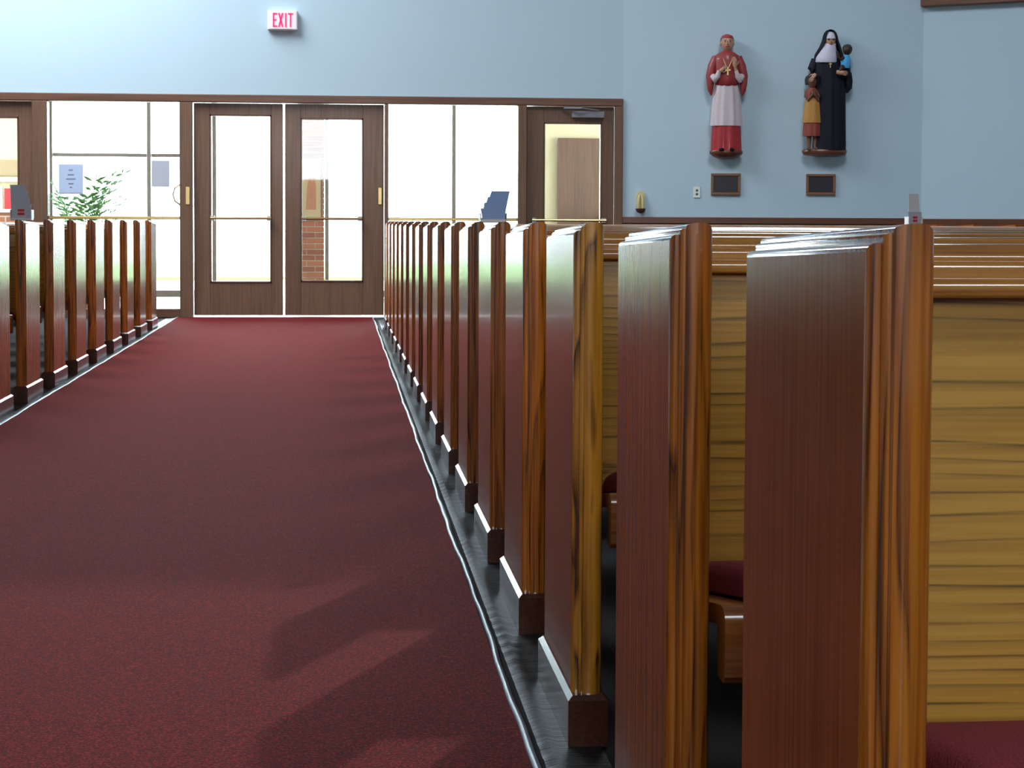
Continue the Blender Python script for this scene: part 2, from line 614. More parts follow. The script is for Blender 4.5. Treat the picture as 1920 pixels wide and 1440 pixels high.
def edge_strip(name, xc, w, side, label):
    rings = []
    n = 260
    for i in range(n + 1):
        y = -2.9 + (YD - .08 + 2.9) * i / n
        wob = .0022 * math.sin(y * 3.1) + .0016 * math.sin(y * 7.7 + 1) + .001 * math.sin(y * 19)
        ww = w * (1 + .12 * math.sin(y * 2.3 + .6))
        c = xc + wob
        prof = [(-.5, 0), (-.5, .008), (-.38, .0135), (-.1, .0155), (.2, .0125), (.5, .004), (.5, 0)]
        rings.append([(c + side * a * ww, y, z) for a, z in prof])
    tag(MB().loft(rings).build(name, 'edge_strip', None, 50), label, None, None, 'structure')


edge_strip('trim_1', .340, .016, 1, 'pale grey metal strip edging the carpet by the nearer pew row')
edge_strip('trim_2', -1.532, .020, -1, 'pale grey metal strip edging the carpet by the shorter pew row')


def vinyl_strip(name, xa, xb, label):
    rings = []
    n = 1500
    for i in range(n + 1):
        y = -2.9 + 20.8 * i / n
        rg = []
        for k in range(7):
            t = k / 6
            x = xa + (xb - xa) * t
            z = .0035 + .0016 * math.sin(y * 83 + 3 * math.sin(x * 40 + y * 2)) * (math.sin(y * 5.3 + x * 30) * .5 + .6) + (.006 if k == 1 else 0)
            rg.append((x, y, z))
        rings.append(rg)
    tag(MB().loft(rings, caps=False, closed=False).build(name, 'black_vinyl', None, 60), label, None, None, 'structure')


vinyl_strip('trim_3', .357, .47, 'crinkled black vinyl strip between carpet and pew plinths')
vinyl_strip('trim_4', -1.545, -1.63, 'crinkled black vinyl strip beside the shorter pew row')


# ------------------------------------------------------------------ entrance: posts, header, windows, doors
def frame_box(name, x0, x1, z0, z1, label, d0=-.03, d1=.13, mat='door_wood'):
    return tag(MB().bbox(x0, x1, YD + d0, YD + d1, z0, z1, .006).build(name, mat, None, 30), label, None, None, 'structure')


frame_box('trim_5', -4.1, 2.787, 2.072, 2.147, 'long dark wood header over the entrance doors and glazing', mat='frame_wood')
frame_box('trim_6', -2.90, -2.757, 0, 2.072, 'dark wood post beside the sidelight with notices')
frame_box('trim_7', -1.512, -1.388, 0, 2.072, 'dark wood post between sidelight and double doors')
frame_box('trim_8', .452, .490, 0, 2.072, 'slim dark wood post between double doors and wide glazing')
frame_box('trim_9', 1.752, 1.838, 0, 2.072, 'dark wood post between wide glazing and single door')
frame_box('trim_10', 2.708, 2.787, 0, 2.072, 'dark wood casing at the end of the entrance front')


def sidelight(name, x0, x1, label, glass_from=.13):
    e = empty(name, ((x0 + x1) / 2, YD + .05, 0))
    tag(e, label, None, None, 'structure')
    w = (x1 - x0) / 2
    MB().bbox(-w, w, -.05, .06, 0, glass_from - .045, .005).build('bottom_rail', 'frame_wood', e)
    MB().bbox(-w, w, -.035, .04, .945, .975, .005).build('mid_rail', 'brass', e)
    MB().box(-w + .002, w - .002, -.004, .004, glass_from - .045, 2.072).build('pane', 'clear_glass', e, 0)
    return e


wn1 = sidelight('window_1', -2.757, -1.512, 'tall bright sidelight with notices taped to the glass')
wn2 = sidelight('window_2', .490, 1.752, 'wide bright glazing between the double doors and single door')


def door(name, x0, x1, g0, g1, gz0, gz1, label, lowz=.022):
    e = empty(name, (x0, YD + .05, 0))
    tag(e, label, None, None, 'structure')
    W = x1 - x0
    a, b = g0 - x0, g1 - x0
    top = 2.066
    MB().bbox(0, a, -.025, .025, lowz, top, .004).build('stile', 'door_wood', e)
    MB().bbox(b, W, -.025, .025, lowz, top, .004).build('stile', 'door_wood', e)
    MB().bbox(a - .002, b + .002, -.024, .024, gz1, top, .003).build('top_rail', 'door_wood', e)
    MB().bbox(a - .002, b + .002, -.024, .024, lowz, gz0, .003).build('bottom_rail', 'door_wood', e)
    gs = .012
    for q in ((a, a + gs, gz0, gz1), (b - gs, b, gz0, gz1), (a, b, gz0, gz0 + gs), (a, b, gz1 - gs, gz1)):
        MB().box(q[0], q[1], -.032, .03, q[2], q[3]).build('glazing_bead', 'door_wood', e, 0)
    MB().box(a, b, -.003, .003, gz0, gz1).build('pane', 'clear_glass', e, 0)
    return e


def push_bar(e, x0, x1, z):
    b = MB()
    b.tube([(x0, -.085, z), (x1, -.085, z)], .013, 10)
    p = b.build('push_bar', 'brass', e)
    for x in (x0 + .02, x1 - .02):
        MB().bbox(x - .02, x + .02, -.09, -.02, z - .025, z + .025, .004).build('bar_bracket', 'steel', p)


d1 = door('door_1', -1.380, -.528, -1.225, -.640, .34, 1.955, 'dark wood double door leaf with tall glass pane, lawn seen through it')
d2 = door('door_2', -.508, .448, -.355, .245, .35, 1.930, 'dark wood double door leaf with tall glass pane and brick pier beyond')
d3 = door('door_3', 1.842, 2.704, 2.010, 2.580, .42, 1.910, 'dark wood single door with glass pane and closer arm')
d4 = door('door_4', -4.05, -2.904, -3.90, -3.032, .42, 1.915, 'dark wood door with glass beside the sidelight')
push_bar(d1, .16, .74, .96)
push_bar(d2, .16, .74, .96)
push_bar(d3, .05, .78, .955)
MB().bbox(-.075, -.035, -.085, -.079, 1.09, 1.26, .003).build('push_plate', 'brass', d1)
MB().bbox(.900, .935, -.034, -.024, 1.10, 1.265, .003).build('push_plate', 'brass', d2)
hb = MB().tube([(-.13, -.06, 1.09), (-.175, -.075, 1.12), (-.195, -.08, 1.185), (-.175, -.075, 1.25), (-.13, -.06, 1.28)], .008, 8)
hb.build('pull_handle', 'brass', d1)
cl = MB().bbox(.44, .76, -.075, -.024, 1.955, 2.02, .006).build('door_closer', 'grey_metal', d3)
MB().tube([(.70, -.06, 2.03), (.52, -.16, 2.045), (.36, -.06, 2.05)], .009, 6).build('closer_arm', 'grey_metal', cl)

# notices on the sidelight
nt_ = MB().box(-.109, .109, -.0015, .0015, -.136, .136).build('paper_notice', 'paper_blue', None, 0, (-2.546, YD + .04, 1.33))
tag(nt_, 'pale blue paper notice taped to the sidelight above the plant', 'notice')
MB().box(-.116, .116, -.001, .001, -.145, .145).build('backing_sheet', 'paper', nt_, 0, (0, .003, 0))
for zz, ww in ((.085, .02), (.04, .03), (.0, .045), (-.045, .025), (-.08, .012)):
    MB().box(-ww, ww, -.0006, .0006, -.006, .006).build('printed_line', 'print_dark', nt_, 0, (0, -.0022, zz))
n2_ = MB().box(-.085, .085, -.0015, .0015, -.127, .127).build('paper_notice', 'paper_grey', None, 0, (-1.698, YD + .04, 1.386))
tag(n2_, 'plain grey paper notice taped to the sidelight by the pull handle', 'notice')

# exit sign
ex = empty('exit_sign', (-.527, YD, 2.765))
tag(ex, 'white wall box sign reading EXIT in red letters', 'exit sign')
MB().bbox(-.143, .143, -.07, 0, 0, .19, .008).build('housing', 'plastic_white', ex)
MB().box(-.13, .13, -.0725, -.069, .012, .178).build('sign_face', 'exit_face', ex, 0)
LH, LW, ST = .132, .040, .013
z0 = .03


def letter(parts, x):
    b = MB()
    for p in parts:
        if p[0] == 'b':
            _, xa, xb, za, zb = p
            b.box(x + xa, x + xb, -.077, -.072, z0 + za, z0 + zb)
        else:
            _, xa, za, xb, zb, h = p
            b.loft([[(x + xa - h, -.077, z0 + za), (x + xa + h, -.077, z0 + za), (x + xa + h, -.072, z0 + za), (x + xa - h, -.072, z0 + za)],
                    [(x + xb - h, -.077, z0 + zb), (x + xb + h, -.077, z0 + zb), (x + xb + h, -.072, z0 + zb), (x + xb - h, -.072, z0 + zb)]])
    b.build('sign_letter', 'exit_red', ex, 0)


letter([('b', 0, ST, 0, LH), ('b', 0, LW, 0, ST), ('b', 0, LW * .85, LH / 2 - ST / 2, LH / 2 + ST / 2), ('b', 0, LW, LH - ST, LH)], -.092)
letter([('d', .004, 0, .040, LH, .0075), ('d', .040, 0, .004, LH, .0075)], -.039)
letter([('b', 0, ST, 0, LH)], .024)
letter([('b', .0175, .0305, 0, LH), ('b', 0, .048, LH - ST, LH)], .052)


# ------------------------------------------------------------------ pews
PROFILE = [(0, .0235), (.0006, .0200), (.0024, .0172), (.0052, .0155), (.0072, .0150), (.0112, .0148), (.0114, .0118), (.0122, .0096), (.0140, .0080), (.0162, .0072), (.0180, .0070),
           (.0183, .0048), (.0196, .0030), (.024, .0014), (.032, .0003), (.040, 0), (.046, .0014), (.050, .0046), (.0527, .0098), (.054, .017)]
FW, EH0, ESL = .428, .940, .031


def make_pew(sgn, length):
    root = empty('church_pew')
    def X(x):
        return sgn * x

    def top(y):
        return EH0 - ESL * (y + .022)
    # end panel: flat veneer faces, with the moulding round its edge as a sub-part
    ib = MB()
    ya, yb = 0.0, FW
    ib.loft([[(X(.0), ya, 0.09), (X(.0), ya, top(ya) - .022), (X(.0), yb, top(yb) - .022), (X(.0), yb, 0.09)],
             [(X(.05), ya, 0.09), (X(.05), ya, top(ya) - .022), (X(.05), yb, top(yb) - .022), (X(.05), yb, 0.09)]])
    ep = ib.build('end_panel', 'walnut_veneer', root, 0)
    rings = []
    for t, d in PROFILE + [(.054, .03)]:
        a, b = -.022 + d, FW + .022 - d
        rings.append([(X(t), a, 0), (X(t), a, top(a) - d), (X(t), b, top(b) - d), (X(t), b, 0)])
    mm = MB().loft(rings, caps=False, closed=False)
    mm.build('edge_moulding', 'stained_oak_edge', ep, 30)
    # plinth
    pb = MB()
    def pr(z, i):
        xa, xb = -.009 + i, .063 - i
        return [(X(xa), -.036 + i, z), (X(xb), -.036 + i, z), (X(xb), .464 - i, z), (X(xa), .464 - i, z)]
    pb.loft([pr(0.002, 0), pr(.0855, 0), pr(.094, .009)])
    pb.build('plinth', 'dark_plinth', root, 0)
    # seat board with its thick rounded nose
    seat = [(-.035, .368), (-.068, .366), (-.077, .375), (-.079, .44), (-.075, .452), (-.066, .459), (-.05, .461), (.355, .398), (.355, .374), (-.03, .432)]
    MB().prism_x(seat, X(.060), X(length)).build('seat', 'stained_oak_seat' if 'stained_oak_seat' in MATS else 'amber_oak_rail', root, 40)
    cush = [(-.052, .466), (-.070, .462), (-.0815, .452), (-.0835, .438), (-.092, .440), (-.096, .458), (-.085, .482), (-.055, .493), (.06, .490), (.2, .470), (.32, .447), (.352, .438), (.356, .42), (.355, .403)]
    cx0, cx1 = .105, length - .06
    cc = (.1, .455)
    rg = []
    for x, k in ((cx0, .86), (cx0 + .006, .95), (cx0 + .018, 1), (cx1, 1)):
        rg.append([(X(x), y if i in (0, 1, 2, 3, 13) else cc[0] + (y - cc[0]) * (1 - (1 - k) * .3), z if i in (0, 1, 2, 3, 13) else z - (1 - k) * .14) for i, (y, z) in enumerate(cush)])
    MB().loft(rg).build('cushion', 'cushion_fabric', root, 50)
    # back: panel leaning a little, and a moulded top rail
    MB().loft([[(X(x), .362, .375), (X(x), .384, .375), (X(x), .410, .875), (X(x), .388, .875)] for x in (.052, length)]).build('backrest', 'golden_oak', root, 0)
    rail = [(.392, .866), (.350, .866), (.3455, .8685), (.3440, .8735), (.3455, .8790), (.3495, .8835), (.3545, .8855), (.3565, .8860), (.3568, .8935), (.3582, .8980), (.3615, .9010),
            (.3655, .9022), (.3660, .9060), (.3680, .9092), (.3715, .9112), (.3740, .9120), (.3770, .9155), (.385, .9190), (.396, .9195), (.405, .9165), (.4105, .909), (.411, .866)]
    MB().prism_x(rail, X(.050), X(length)).build('top_rail', 'amber_oak_rail', root, 40)
    # far end panel closing the pew
    fb = MB()
    fb.loft([[(X(x), ya, 0), (X(x), ya, top(ya) - .006), (X(x), yb, top(yb) - .006), (X(x), yb, 0)] for x in (length - .002, length + .05)])
    fb.build('end_panel', 'walnut_veneer', root, 0)
    return root


wood('stained_oak_seat', (.26, .085, .020), (.18, .05, .012), (.07, .018, .006), 'X', ring=7, fine=150, rough=.22, coat=.5, line=.5, ringscale=8, stretch=.08, var=.1)
ORD = ['first', 'second', 'third', 'fourth', 'fifth', 'sixth', 'seventh', 'eighth', 'ninth', 'tenth', 'eleventh', 'twelfth', 'thirteenth', 'fourteenth', 'fifteenth', 'sixteenth', 'seventeenth']
JIT = {0: .012, 1: -.022, 2: .030, 3: .028, 4: .005, 6: -.02, 10: -.03}
proto = make_pew(1, 4.55)
NR, NL = 17, 9
for n in range(NR):
    p = proto if n == 0 else copy_tree(proto)
    p.location = (PX, PY + PITCH * n + JIT.get(n, 0), 0)
    k = NR - 1 - n
    lab = 'dark wood pew in the long row below the statues, ' + ORD[k] + ' from the entrance doors'
    if n == 2:
        em = [c for c in p.children_recursive if c.name.startswith('edge_moulding')][0]
        em.data = em.data.copy()
        em.data.materials[0] = MATS['figured_oak_edge']
        em['label'] = 'golden figured oak edge moulding'
    tag(p, lab, 'pew', 'pews along the carpet edge in the long row')
protoL = make_pew(-1, 4.55)
for n in range(NL):
    p = protoL if n == 0 else copy_tree(protoL)
    p.location = (LX, LY + PITCH * n, 0)
    k = NL - 1 - n
    lab = 'dark wood pew in the row before the sidelight, ' + ORD[k] + ' from the entrance doors'
    tag(p, lab, 'pew', 'pews across the aisle before the sidelight')


# ------------------------------------------------------------------ leaflet racks standing on pew tops
def rack(loc, sx, w, h, n, label, lean=0.0, face='paper_grey', back='paper_blue', emblem=True):
    e = empty('leaflet_rack', loc)
    tag(e, label, 'leaflet rack', 'leaflet racks on the pew tops')
    MB().bbox(-w / 2, w / 2, -.03, .05, 0, .012, .003).build('tray', 'plastic_white', e)
    for s in (-1, 1):
        MB().box(s * w / 2 - .0015, s * w / 2 + .0015, -.03, .05, .01, h * .3).build('side_cheek', 'plastic_white', e, 0)
    for k in range(n):
        t = k / max(1, n - 1)
        zt = h * (.45 + .55 * t)
        sh = -sx * lean * t
        ww = w * (1 - .28 * t)
        b = MB()
        y = -.024 + .018 * k
        b.loft([[(-w / 2 + .006, y, .012), (w / 2 - .006, y, .012), (w / 2 - .006, y + .004, .012), (-w / 2 + .006, y + .004, .012)],
                [(sh - ww / 2, y + .012 * (1 + t), zt), (sh + ww / 2, y + .012 * (1 + t), zt), (sh + ww / 2, y + .004 + .012 * (1 + t), zt), (sh - ww / 2, y + .004 + .012 * (1 + t), zt)]])
        c = b.build('leaflet', back if k else face, e, 0)
        if k == 0 and emblem:
            for zz in (.62, .40):
                zc = zt * zz
                yy = y + .012 * zz - .003
                MB().box(-w * .16, w * .16, yy, yy + .0022, zc - h * .035, zc + h * .035).build('red_emblem', 'print_red', c, 0)
    return e


rack((-1.628, LY + PITCH + .20, .935), 1, .105, .185, 4, 'grey-blue stepped leaflets with red emblem on a pew before the sidelight', .030, 'paper_grey', 'paper_grey')
rack((.510, PY + PITCH * 5 + .12, .936), -1, .085, .105, 4, 'blue stepped leaflets on a pew in front of the wide glazing', .030, 'blue_card', 'blue_card', False)
rack((3.452, PY + PITCH * 10 + .365, .9205), 1, .085, .195, 2, 'pale leaflet stand with small red emblem below the statue wall corner', .0, 'paper_grey', 'paper')


# ------------------------------------------------------------------ things on the statue wall
def wall_thing(name, u, z, label, cat, group=None):
    e = empty(name, w2(u, z), -TH2)
    return tag(e, label, cat, group)


def hand(mb, c, d, s=1.0, up=(0, 0, 1), side=1):
    """palm, four bent fingers and a thumb"""
    c, d, up = Vector(c), Vector(d).normalized(), Vector(up)
    r = d.cross(up).normalized()
    mb.tube([c - d * .028 * s, c, c + d * .028 * s], [.016 * s, .021 * s, .017 * s], 8)
    for k, ln in enumerate((.036, .042, .040, .031)):
        b = c + d * .024 * s + r * (k - 1.5) * .0098 * s
        mb.tube([b, b + d * ln * .5 * s, b + (d * .85 * ln - up * .008) * s], [.0056 * s, .0052 * s, .0036 * s], 6)
    b = c - d * .010 * s + r * side * .018 * s
    mb.tube([b, b + (d * .012 + r * side * .012) * s, b + (d * .032 + r * side * .016) * s], [.007 * s, .006 * s, .004 * s], 6)


def plaque(u, z0, z1, w, label):
    e = wall_thing('wall_plaque', u, z0, label, 'plaque', 'plaques under the statues')
    h = z1 - z0
    MB().bbox(-w / 2 + .02, w / 2 - .02, -.014, 0, .02, h - .02, .002).build('plate', 'plaque_dark', e)
    for q in ((-w / 2, w / 2, 0, .026), (-w / 2, w / 2, h - .026, h), (-w / 2, -w / 2 + .026, .026, h - .026), (w / 2 - .026, w / 2, .026, h - .026)):
        MB().bbox(q[0], q[1], -.024, 0, q[2], q[3], .004).build('frame_strip', 'plaque_frame', e)


plaque(1.012, 1.208, 1.421, .290, 'small dark plaque in brown frame under the statue in red')
plaque(1.940, 1.212, 1.419, .288, 'small dark plaque in brown frame under the statue of a nun')

e = wall_thing('power_outlet', .730, 1.181, 'white double power outlet on the wall beside the plaque', 'outlet')
MB().bbox(-.034, .034, -.008, 0, 0, .11, .003).build('cover_plate', 'plastic_white', e)
for z in (.036, .072):
    MB().ell((0, -.008, z), (.013, .003, .013), 12, 6).build('socket', 'socket_dark', e)

# small holy water font
e = wall_thing('holy_water_font', .178, 1.027, 'small holy water font with cream arched back and dark bowl', 'water font')
prof = [(-.042, .045), (.042, .045)] + [(.042 * math.cos(a), .165 + .055 * math.sin(a)) for a in [math.pi * i / 12 for i in range(13)]]
MB().loft([[(x, y, z) for x, z in prof] for y in (0, -.018)]).build('back_plate', 'candle_cream', e)
for s in (-1, 1):
    MB().tube([(s * .020, -.024, .05), (s * .022, -.030, .10), (s * .016, -.028, .15), (s * .006, -.024, .185)], [.015, .017, .014, .006], 8).build('angel_figure', 'candle_cream', e)
bl = MB()
bl.loft([[(r * math.cos(2 * math.pi * i / 20), -.045 + r * .85 * math.sin(2 * math.pi * i / 20), z) for i in range(20)] for r, z in ((.006, 0), (.028, .008), (.044, .022), (.052, .045), (.047, .046), (.036, .026), (.01, .016))])
bl.build('bowl', 'font_bronze', e)

# ---- statue of a churchman in red
S = wall_thing('wall_statue', 1.005, 1.563, 'painted wall statue of a churchman in red cape and white surplice', 'statue', 'painted statues on the wall')
CY = -.092
bb = MB()
bb.folds([(.0, 0, -.06, .075, .05, 0), (.018, 0, -.075, .125, .075, 0), (.045, 0, -.085, .158, .088, 0), (.062, 0, -.088, .163, .090, 0), (.078, 0, -.088, .156, .086, 0)], 5, 36)
bb.build('bracket_base', 'statue_base', S)
rb = MB().folds([(.070, 0, CY, .150, .082, .02), (.095, 0, CY, .148, .082, .045), (.20, 0, CY, .142, .080, .055), (.32, 0, CY, .136, .078, .05), (.36, 0, CY, .13, .076, .04)], 9)
rb.build('red_robe', 'robe_red', S, 60)
for s in (-1, 1):
    MB().ell((s * .05, CY - .075, .086), (.026, .045, .017), 12, 7).build('shoe', 'habit_black', S)
sp_ = MB().folds([(.318, 0, CY, .152, .087, .085), (.34, 0, CY, .150, .087, .085), (.50, 0, CY, .138, .084, .085), (.64, 0, CY, .122, .080, .075), (.74, 0, CY, .108, .076, .03), (.76, 0, CY, .10, .07, .02)], 10, 60, .7)
sp_.build('white_surplice', 'lace_white', S, 60)
cp = MB().folds([(.700, 0, CY - .004, .092, .072, .02), (.715, 0, CY - .006, .112, .088, .03), (.78, 0, CY - .004, .118, .092, .03), (.88, 0, CY, .128, .090, .025), (.955, 0, CY, .132, .082, .015), (1.0, 0, CY, .118, .072, .0),
                 (1.028, 0, CY, .075, .058, 0), (1.042, 0, CY, .045, .042, 0), (1.056, 0, CY, .036, .036, 0)], 7)
cp.build('red_cape', 'cape_red', S, 60)
for s in (-1, 1):
    MB().tube([(s * .105, CY, .985), (s * .140, CY - .005, .90), (s * .162, CY - .012, .80), (s * .160, CY - .02, .72), (s * .158, CY - .02, .66), (s * .150, CY - .015, .612)],
              [.040, .045, .042, .036, .026, .006], 12).build('hanging_sleeve', 'cape_red', S, 60)
    MB().tube([(s * .142, CY - .045, .80), (s * .120, CY - .072, .765), (s * .098, CY - .088, .795), (s * .080, CY - .096, .845)], [.030, .036, .030, .020], 12).build('lace_cuff', 'lace_white', S, 60)
hm = MB()
hand(hm, (-.055, CY - .104, .855), (.62, -.15, .45), 1.0, (0, -1, .1), 1)
hm.build('lower_hand', 'skin', S)
hm = MB()
hm.tube([(.080, CY - .096, .845), (.070, CY - .104, .885)], [.016, .015], 8)
hand(hm, (.066, CY - .110, .912), (-.12, -.15, 1), 1.15, (0, -1, -.1), 1)
hm.build('raised_hand', 'skin', S)
hd = MB()
hd.folds([(1.035, 0, CY, .030, .032, 0), (1.050, 0, CY - .004, .034, .038, 0), (1.062, 0, CY - .014, .042, .046, 0), (1.085, 0, CY - .012, .053, .058, 0), (1.115, 0, CY - .008, .060, .066, 0), (1.150, 0, CY - .004, .061, .067, 0),
          (1.178, 0, CY, .053, .058, 0), (1.196, 0, CY + .002, .035, .04, 0), (1.203, 0, CY + .002, .012, .014, 0)], 3, 24)
hd.tube([(0, CY - .068, 1.128), (0, CY - .082, 1.106), (0, CY - .072, 1.098)], [.007, .011, .008], 8)
for s in (-1, 1):
    hd.ell((s * .061, CY, 1.118), (.010, .016, .022), 8, 6)
h = hd.build('head', 'skin', S, 60)
for s in (-1, 1):
    MB().ell((s * .024, CY - .066, 1.130), (.009, .006, .005), 8, 5).build('eye', 'hair_dark', h)
    MB().tube([(s * .012, CY - .070, 1.143), (s * .036, CY - .060, 1.145)], .004, 6).build('eyebrow', 'hair_grey', h)
MB().tube([(-.018, CY - .066, 1.083), (0, CY - .071, 1.081), (.018, CY - .066, 1.083)], .0045, 6).build('mouth', 'cape_red', h)
hr = MB().folds([(1.100, 0, CY + .022, .062, .054, .03), (1.148, 0, CY + .008, .067, .068, .03), (1.174, 0, CY + .004, .061, .068, .03), (1.184, 0, CY + .004, .050, .055, .02)], 11, 44)
hr.build('hair', 'hair_grey', h)
MB().folds([(1.166, 0, CY + .002, .062, .071, .0), (1.190, 0, CY + .002, .053, .061, 0), (1.203, 0, CY + .004, .028, .032, 0), (1.209, 0, CY + .004, .006, .006, 0)], 3, 24).build('skullcap', 'robe_red', h)
ch = MB()
for s in (-1, 1):
    ch.tube([(s * .052, CY - .055, 1.01), (s * .036, CY - .088, .94), (s * .010, CY - .096, .878)], .0038, 6)
ch.build('neck_chain', 'gold', S)
MB().bbox(-.008, .008, -.112 + CY, -.098 + CY, .800, .882, .002).bbox(-.026, .026, -.112 + CY, -.098 + CY, .842, .860, .002).build('pectoral_cross', 'gold', S)

# ---- statue of a nun with two children
S = wall_thing('wall_statue', 1.960, 1.592, 'painted wall statue of a nun in black holding a baby beside a girl', 'statue', 'painted statues on the wall')
q = .00523
CY = -.095
MB().folds([(.0, 0, -.07, .150, .06, 0), (.012, 0, -.085, .205, .082, .01), (.04, 0, -.09, .219, .09, .015), (.055, 0, -.09, .215, .088, .02), (.066, 0, -.09, .20, .08, .02)], 7, 44).build('bracket_base', 'statue_base', S)
bx = .048
MB().folds([(.058, bx, CY, .158, .088, .03), (.10, bx, CY, .157, .088, .05), (.30, bx, CY, .152, .086, .055), (.55, bx - .002, CY, .150, .086, .05), (.72, bx - .004, CY, .152, .086, .035), (.85, bx - .010, CY, .150, .084, .02),
            (.935, bx - .018, CY, .138, .078, .01), (.985, bx - .014, CY, .105, .068, 0), (1.02, bx - .008, CY, .06, .055, 0), (1.05, bx - .006, CY, .04, .042, 0)], 11, 60).build('black_habit', 'habit_black', S, 60)
hx, hz = .043, 1.133
fc = MB().folds([(1.055, hx, CY - .018, .022, .026, 0), (1.068, hx, CY - .020, .038, .042, 0), (1.095, hx, CY - .016, .048, .054, 0), (1.128, hx, CY - .010, .053, .060, 0), (1.165, hx, CY - .006, .050, .056, 0), (1.190, hx, CY, .03, .036, 0)], 3, 24)
fc.tube([(hx, CY - .068, 1.122), (hx, CY - .082, 1.102), (hx, CY - .072, 1.094)], [.006, .010, .007], 8)
h = fc.build('head', 'skin', S, 60)
for s in (-1, 1):
    MB().ell((hx + s * .022, CY - .066, 1.122), (.013, .007, .008), 8, 5).build('eye', 'hair_dark', h)
MB().tube([(hx - .016, CY - .066, 1.078), (hx, CY - .070, 1.076), (hx + .016, CY - .066, 1.078)], .004, 6).build('mouth', 'cape_red', h)
MB().folds([(1.132, hx, CY - .012, .0555, .0615, 0), (1.160, hx, CY - .008, .053, .060, 0), (1.190, hx, CY - .002, .040, .048, 0), (1.203, hx, CY, .015, .02, 0)], 3, 28).build('forehead_band', 'wimple_white', h)
# white wimple over shoulders
MB().folds([(.900, hx - .036, CY - .012, .108, .086, .01), (.912, hx - .036, CY - .012, .118, .090, .015), (.97, hx - .030, CY - .012, .106, .084, .02), (1.02, hx - .020, CY - .012, .082, .070, .015), (1.06, hx - .008, CY - .012, .062, .060, 0),
            (1.09, hx, CY - .004, .056, .054, 0)], 6, 44).build('white_wimple', 'wimple_white', S, 60)
# veil: open shell behind and over the head
vr = []
for z, rx, ry, gap in ((.70, .150, .080, 1.9), (.86, .158, .088, 1.75), (.98, .140, .090, 1.55), (1.06, .104, .084, 1.35), (1.12, .080, .080, 1.2), (1.165, .070, .076, 1.1), (1.195, .058, .068, 1.0), (1.216, .038, .048, .7), (1.226, .010, .014, .2)):
    out = []
    inn = []
    cxv = hx - (.010 if z < 1.0 else 0)
    for i in range(25):
        a = -math.pi / 2 + gap * .62 + (2 * math.pi - 2 * gap * .62) * i / 24
        out.append((cxv + rx * math.cos(a), CY + .004 + ry * math.sin(a), z))
        inn.append((cxv + (rx - .010) * math.cos(a), CY + .004 + (ry - .010) * math.sin(a), z))
    vr.append(out + inn[::-1])
MB().loft(vr).build('black_veil', 'habit_black', S, 60)
# arm and sleeve under the baby
MB().tube([(.155, CY + .01, .93), (.195, CY - .01, .85), (.205, CY - .04, .79), (.160, CY - .08, .775), (.125, CY - .10, .79)], [.045, .050, .046, .034, .024], 12).build('sleeve', 'habit_black', S, 60)
MB().tube([(.205, CY - .02, .80), (.222, CY - .02, .72), (.226, CY - .02, .66), (.205, CY - .015, .61)], [.046, .04, .03, .008], 12).build('hanging_sleeve', 'habit_black', S, 60)
MB().tube([(-.10, CY, .93), (-.135, CY - .01, .84), (-.140, CY - .04, .78), (-.120, CY - .06, .765)], [.040, .040, .034, .026], 12).build('sleeve', 'habit_black', S, 60)
hm = MB()
hand(hm, (.125, CY - .115, .800), (1, -.1, -.12), 1.25, (0, -1, .1), -1)
hm.build('supporting_hand', 'skin', S)
hm = MB()
hand(hm, (-.125, CY - .088, .765), (-.5, -.2, -.6), 1.05, (0, -1, .4), 1)
hm.build('resting_hand', 'skin', S)
MB().bbox(.030, .038, CY - .100, CY - .090, .845, .905, .002).bbox(.018, .050, CY - .100, CY - .090, .880, .889, .002).build('cross', 'gold', S)
# baby
by = CY - .085
b = MB().folds([(.845, .182, by, .038, .034, .02), (.87, .180, by, .047, .04, .03), (.92, .182, by, .048, .04, .02), (.955, .186, by, .036, .032, 0), (.972, .188, by, .022, .022, 0)], 6, 28)
baby = b.build('baby_body', 'baby_blue', S, 60)
bh = MB().ell((.196, by - .002, 1.020), (.045, .046, .052), 16, 10).ell((.168, by - .030, 1.008), (.010, .010, .010), 8, 6)
bh.build('baby_head', 'skin_dark', baby, 60)
MB().folds([(1.012, .200, by + .008, .046, .045, .03), (1.045, .198, by + .004, .046, .048, .03), (1.068, .196, by, .03, .034, .03), (1.075, .196, by, .006, .006, 0)], 9, 36).build('baby_hair', 'hair_dark', baby)
ba = MB().tube([(.160, by - .020, .945), (.125, by - .035, .925), (.105, by - .032, .955)], [.018, .015, .012], 8)
hand(ba, (.100, by - .032, .972), (-.2, -.1, 1), .7, (0, -1, 0), 1)
ba.build('baby_arm', 'skin_dark', baby, 60)
MB().tube([(.165, by - .01, .86), (.135, by - .035, .845), (.118, by - .04, .815)], [.026, .022, .014], 8).build('baby_leg', 'skin_dark', baby, 60)
# girl
gx, gy = -.125, CY - .030
gb = MB()
for s in (-1, 1):
    gb.tube([(gx + s * .028, gy, .21), (gx + s * .030, gy, .15), (gx + s * .030, gy, .09), (gx + s * .030, gy - .006, .072)], [.024, .022, .016, .018], 10)
    gb.tube([(gx + s * .030, gy + .005, .072), (gx + s * .034, gy - .05, .070)], [.019, .014], 8)
gb.build('girl_legs', 'skin_brown', S, 60)
girl = MB().folds([(.318, gx, gy, .094, .062, .03), (.335, gx, gy, .092, .062, .04), (.42, gx - .002, gy, .085, .058, .045), (.52, gx, gy, .072, .052, .03), (.56, gx, gy, .062, .048, 0)], 8, 44).build('yellow_tunic', 'dress_yellow', S, 60)
MB().folds([(.190, gx, gy, .090, .058, .06), (.22, gx, gy, .088, .058, .06), (.325, gx, gy, .082, .056, .05)], 9, 54).build('red_skirt', 'blouse_red', S, 60)
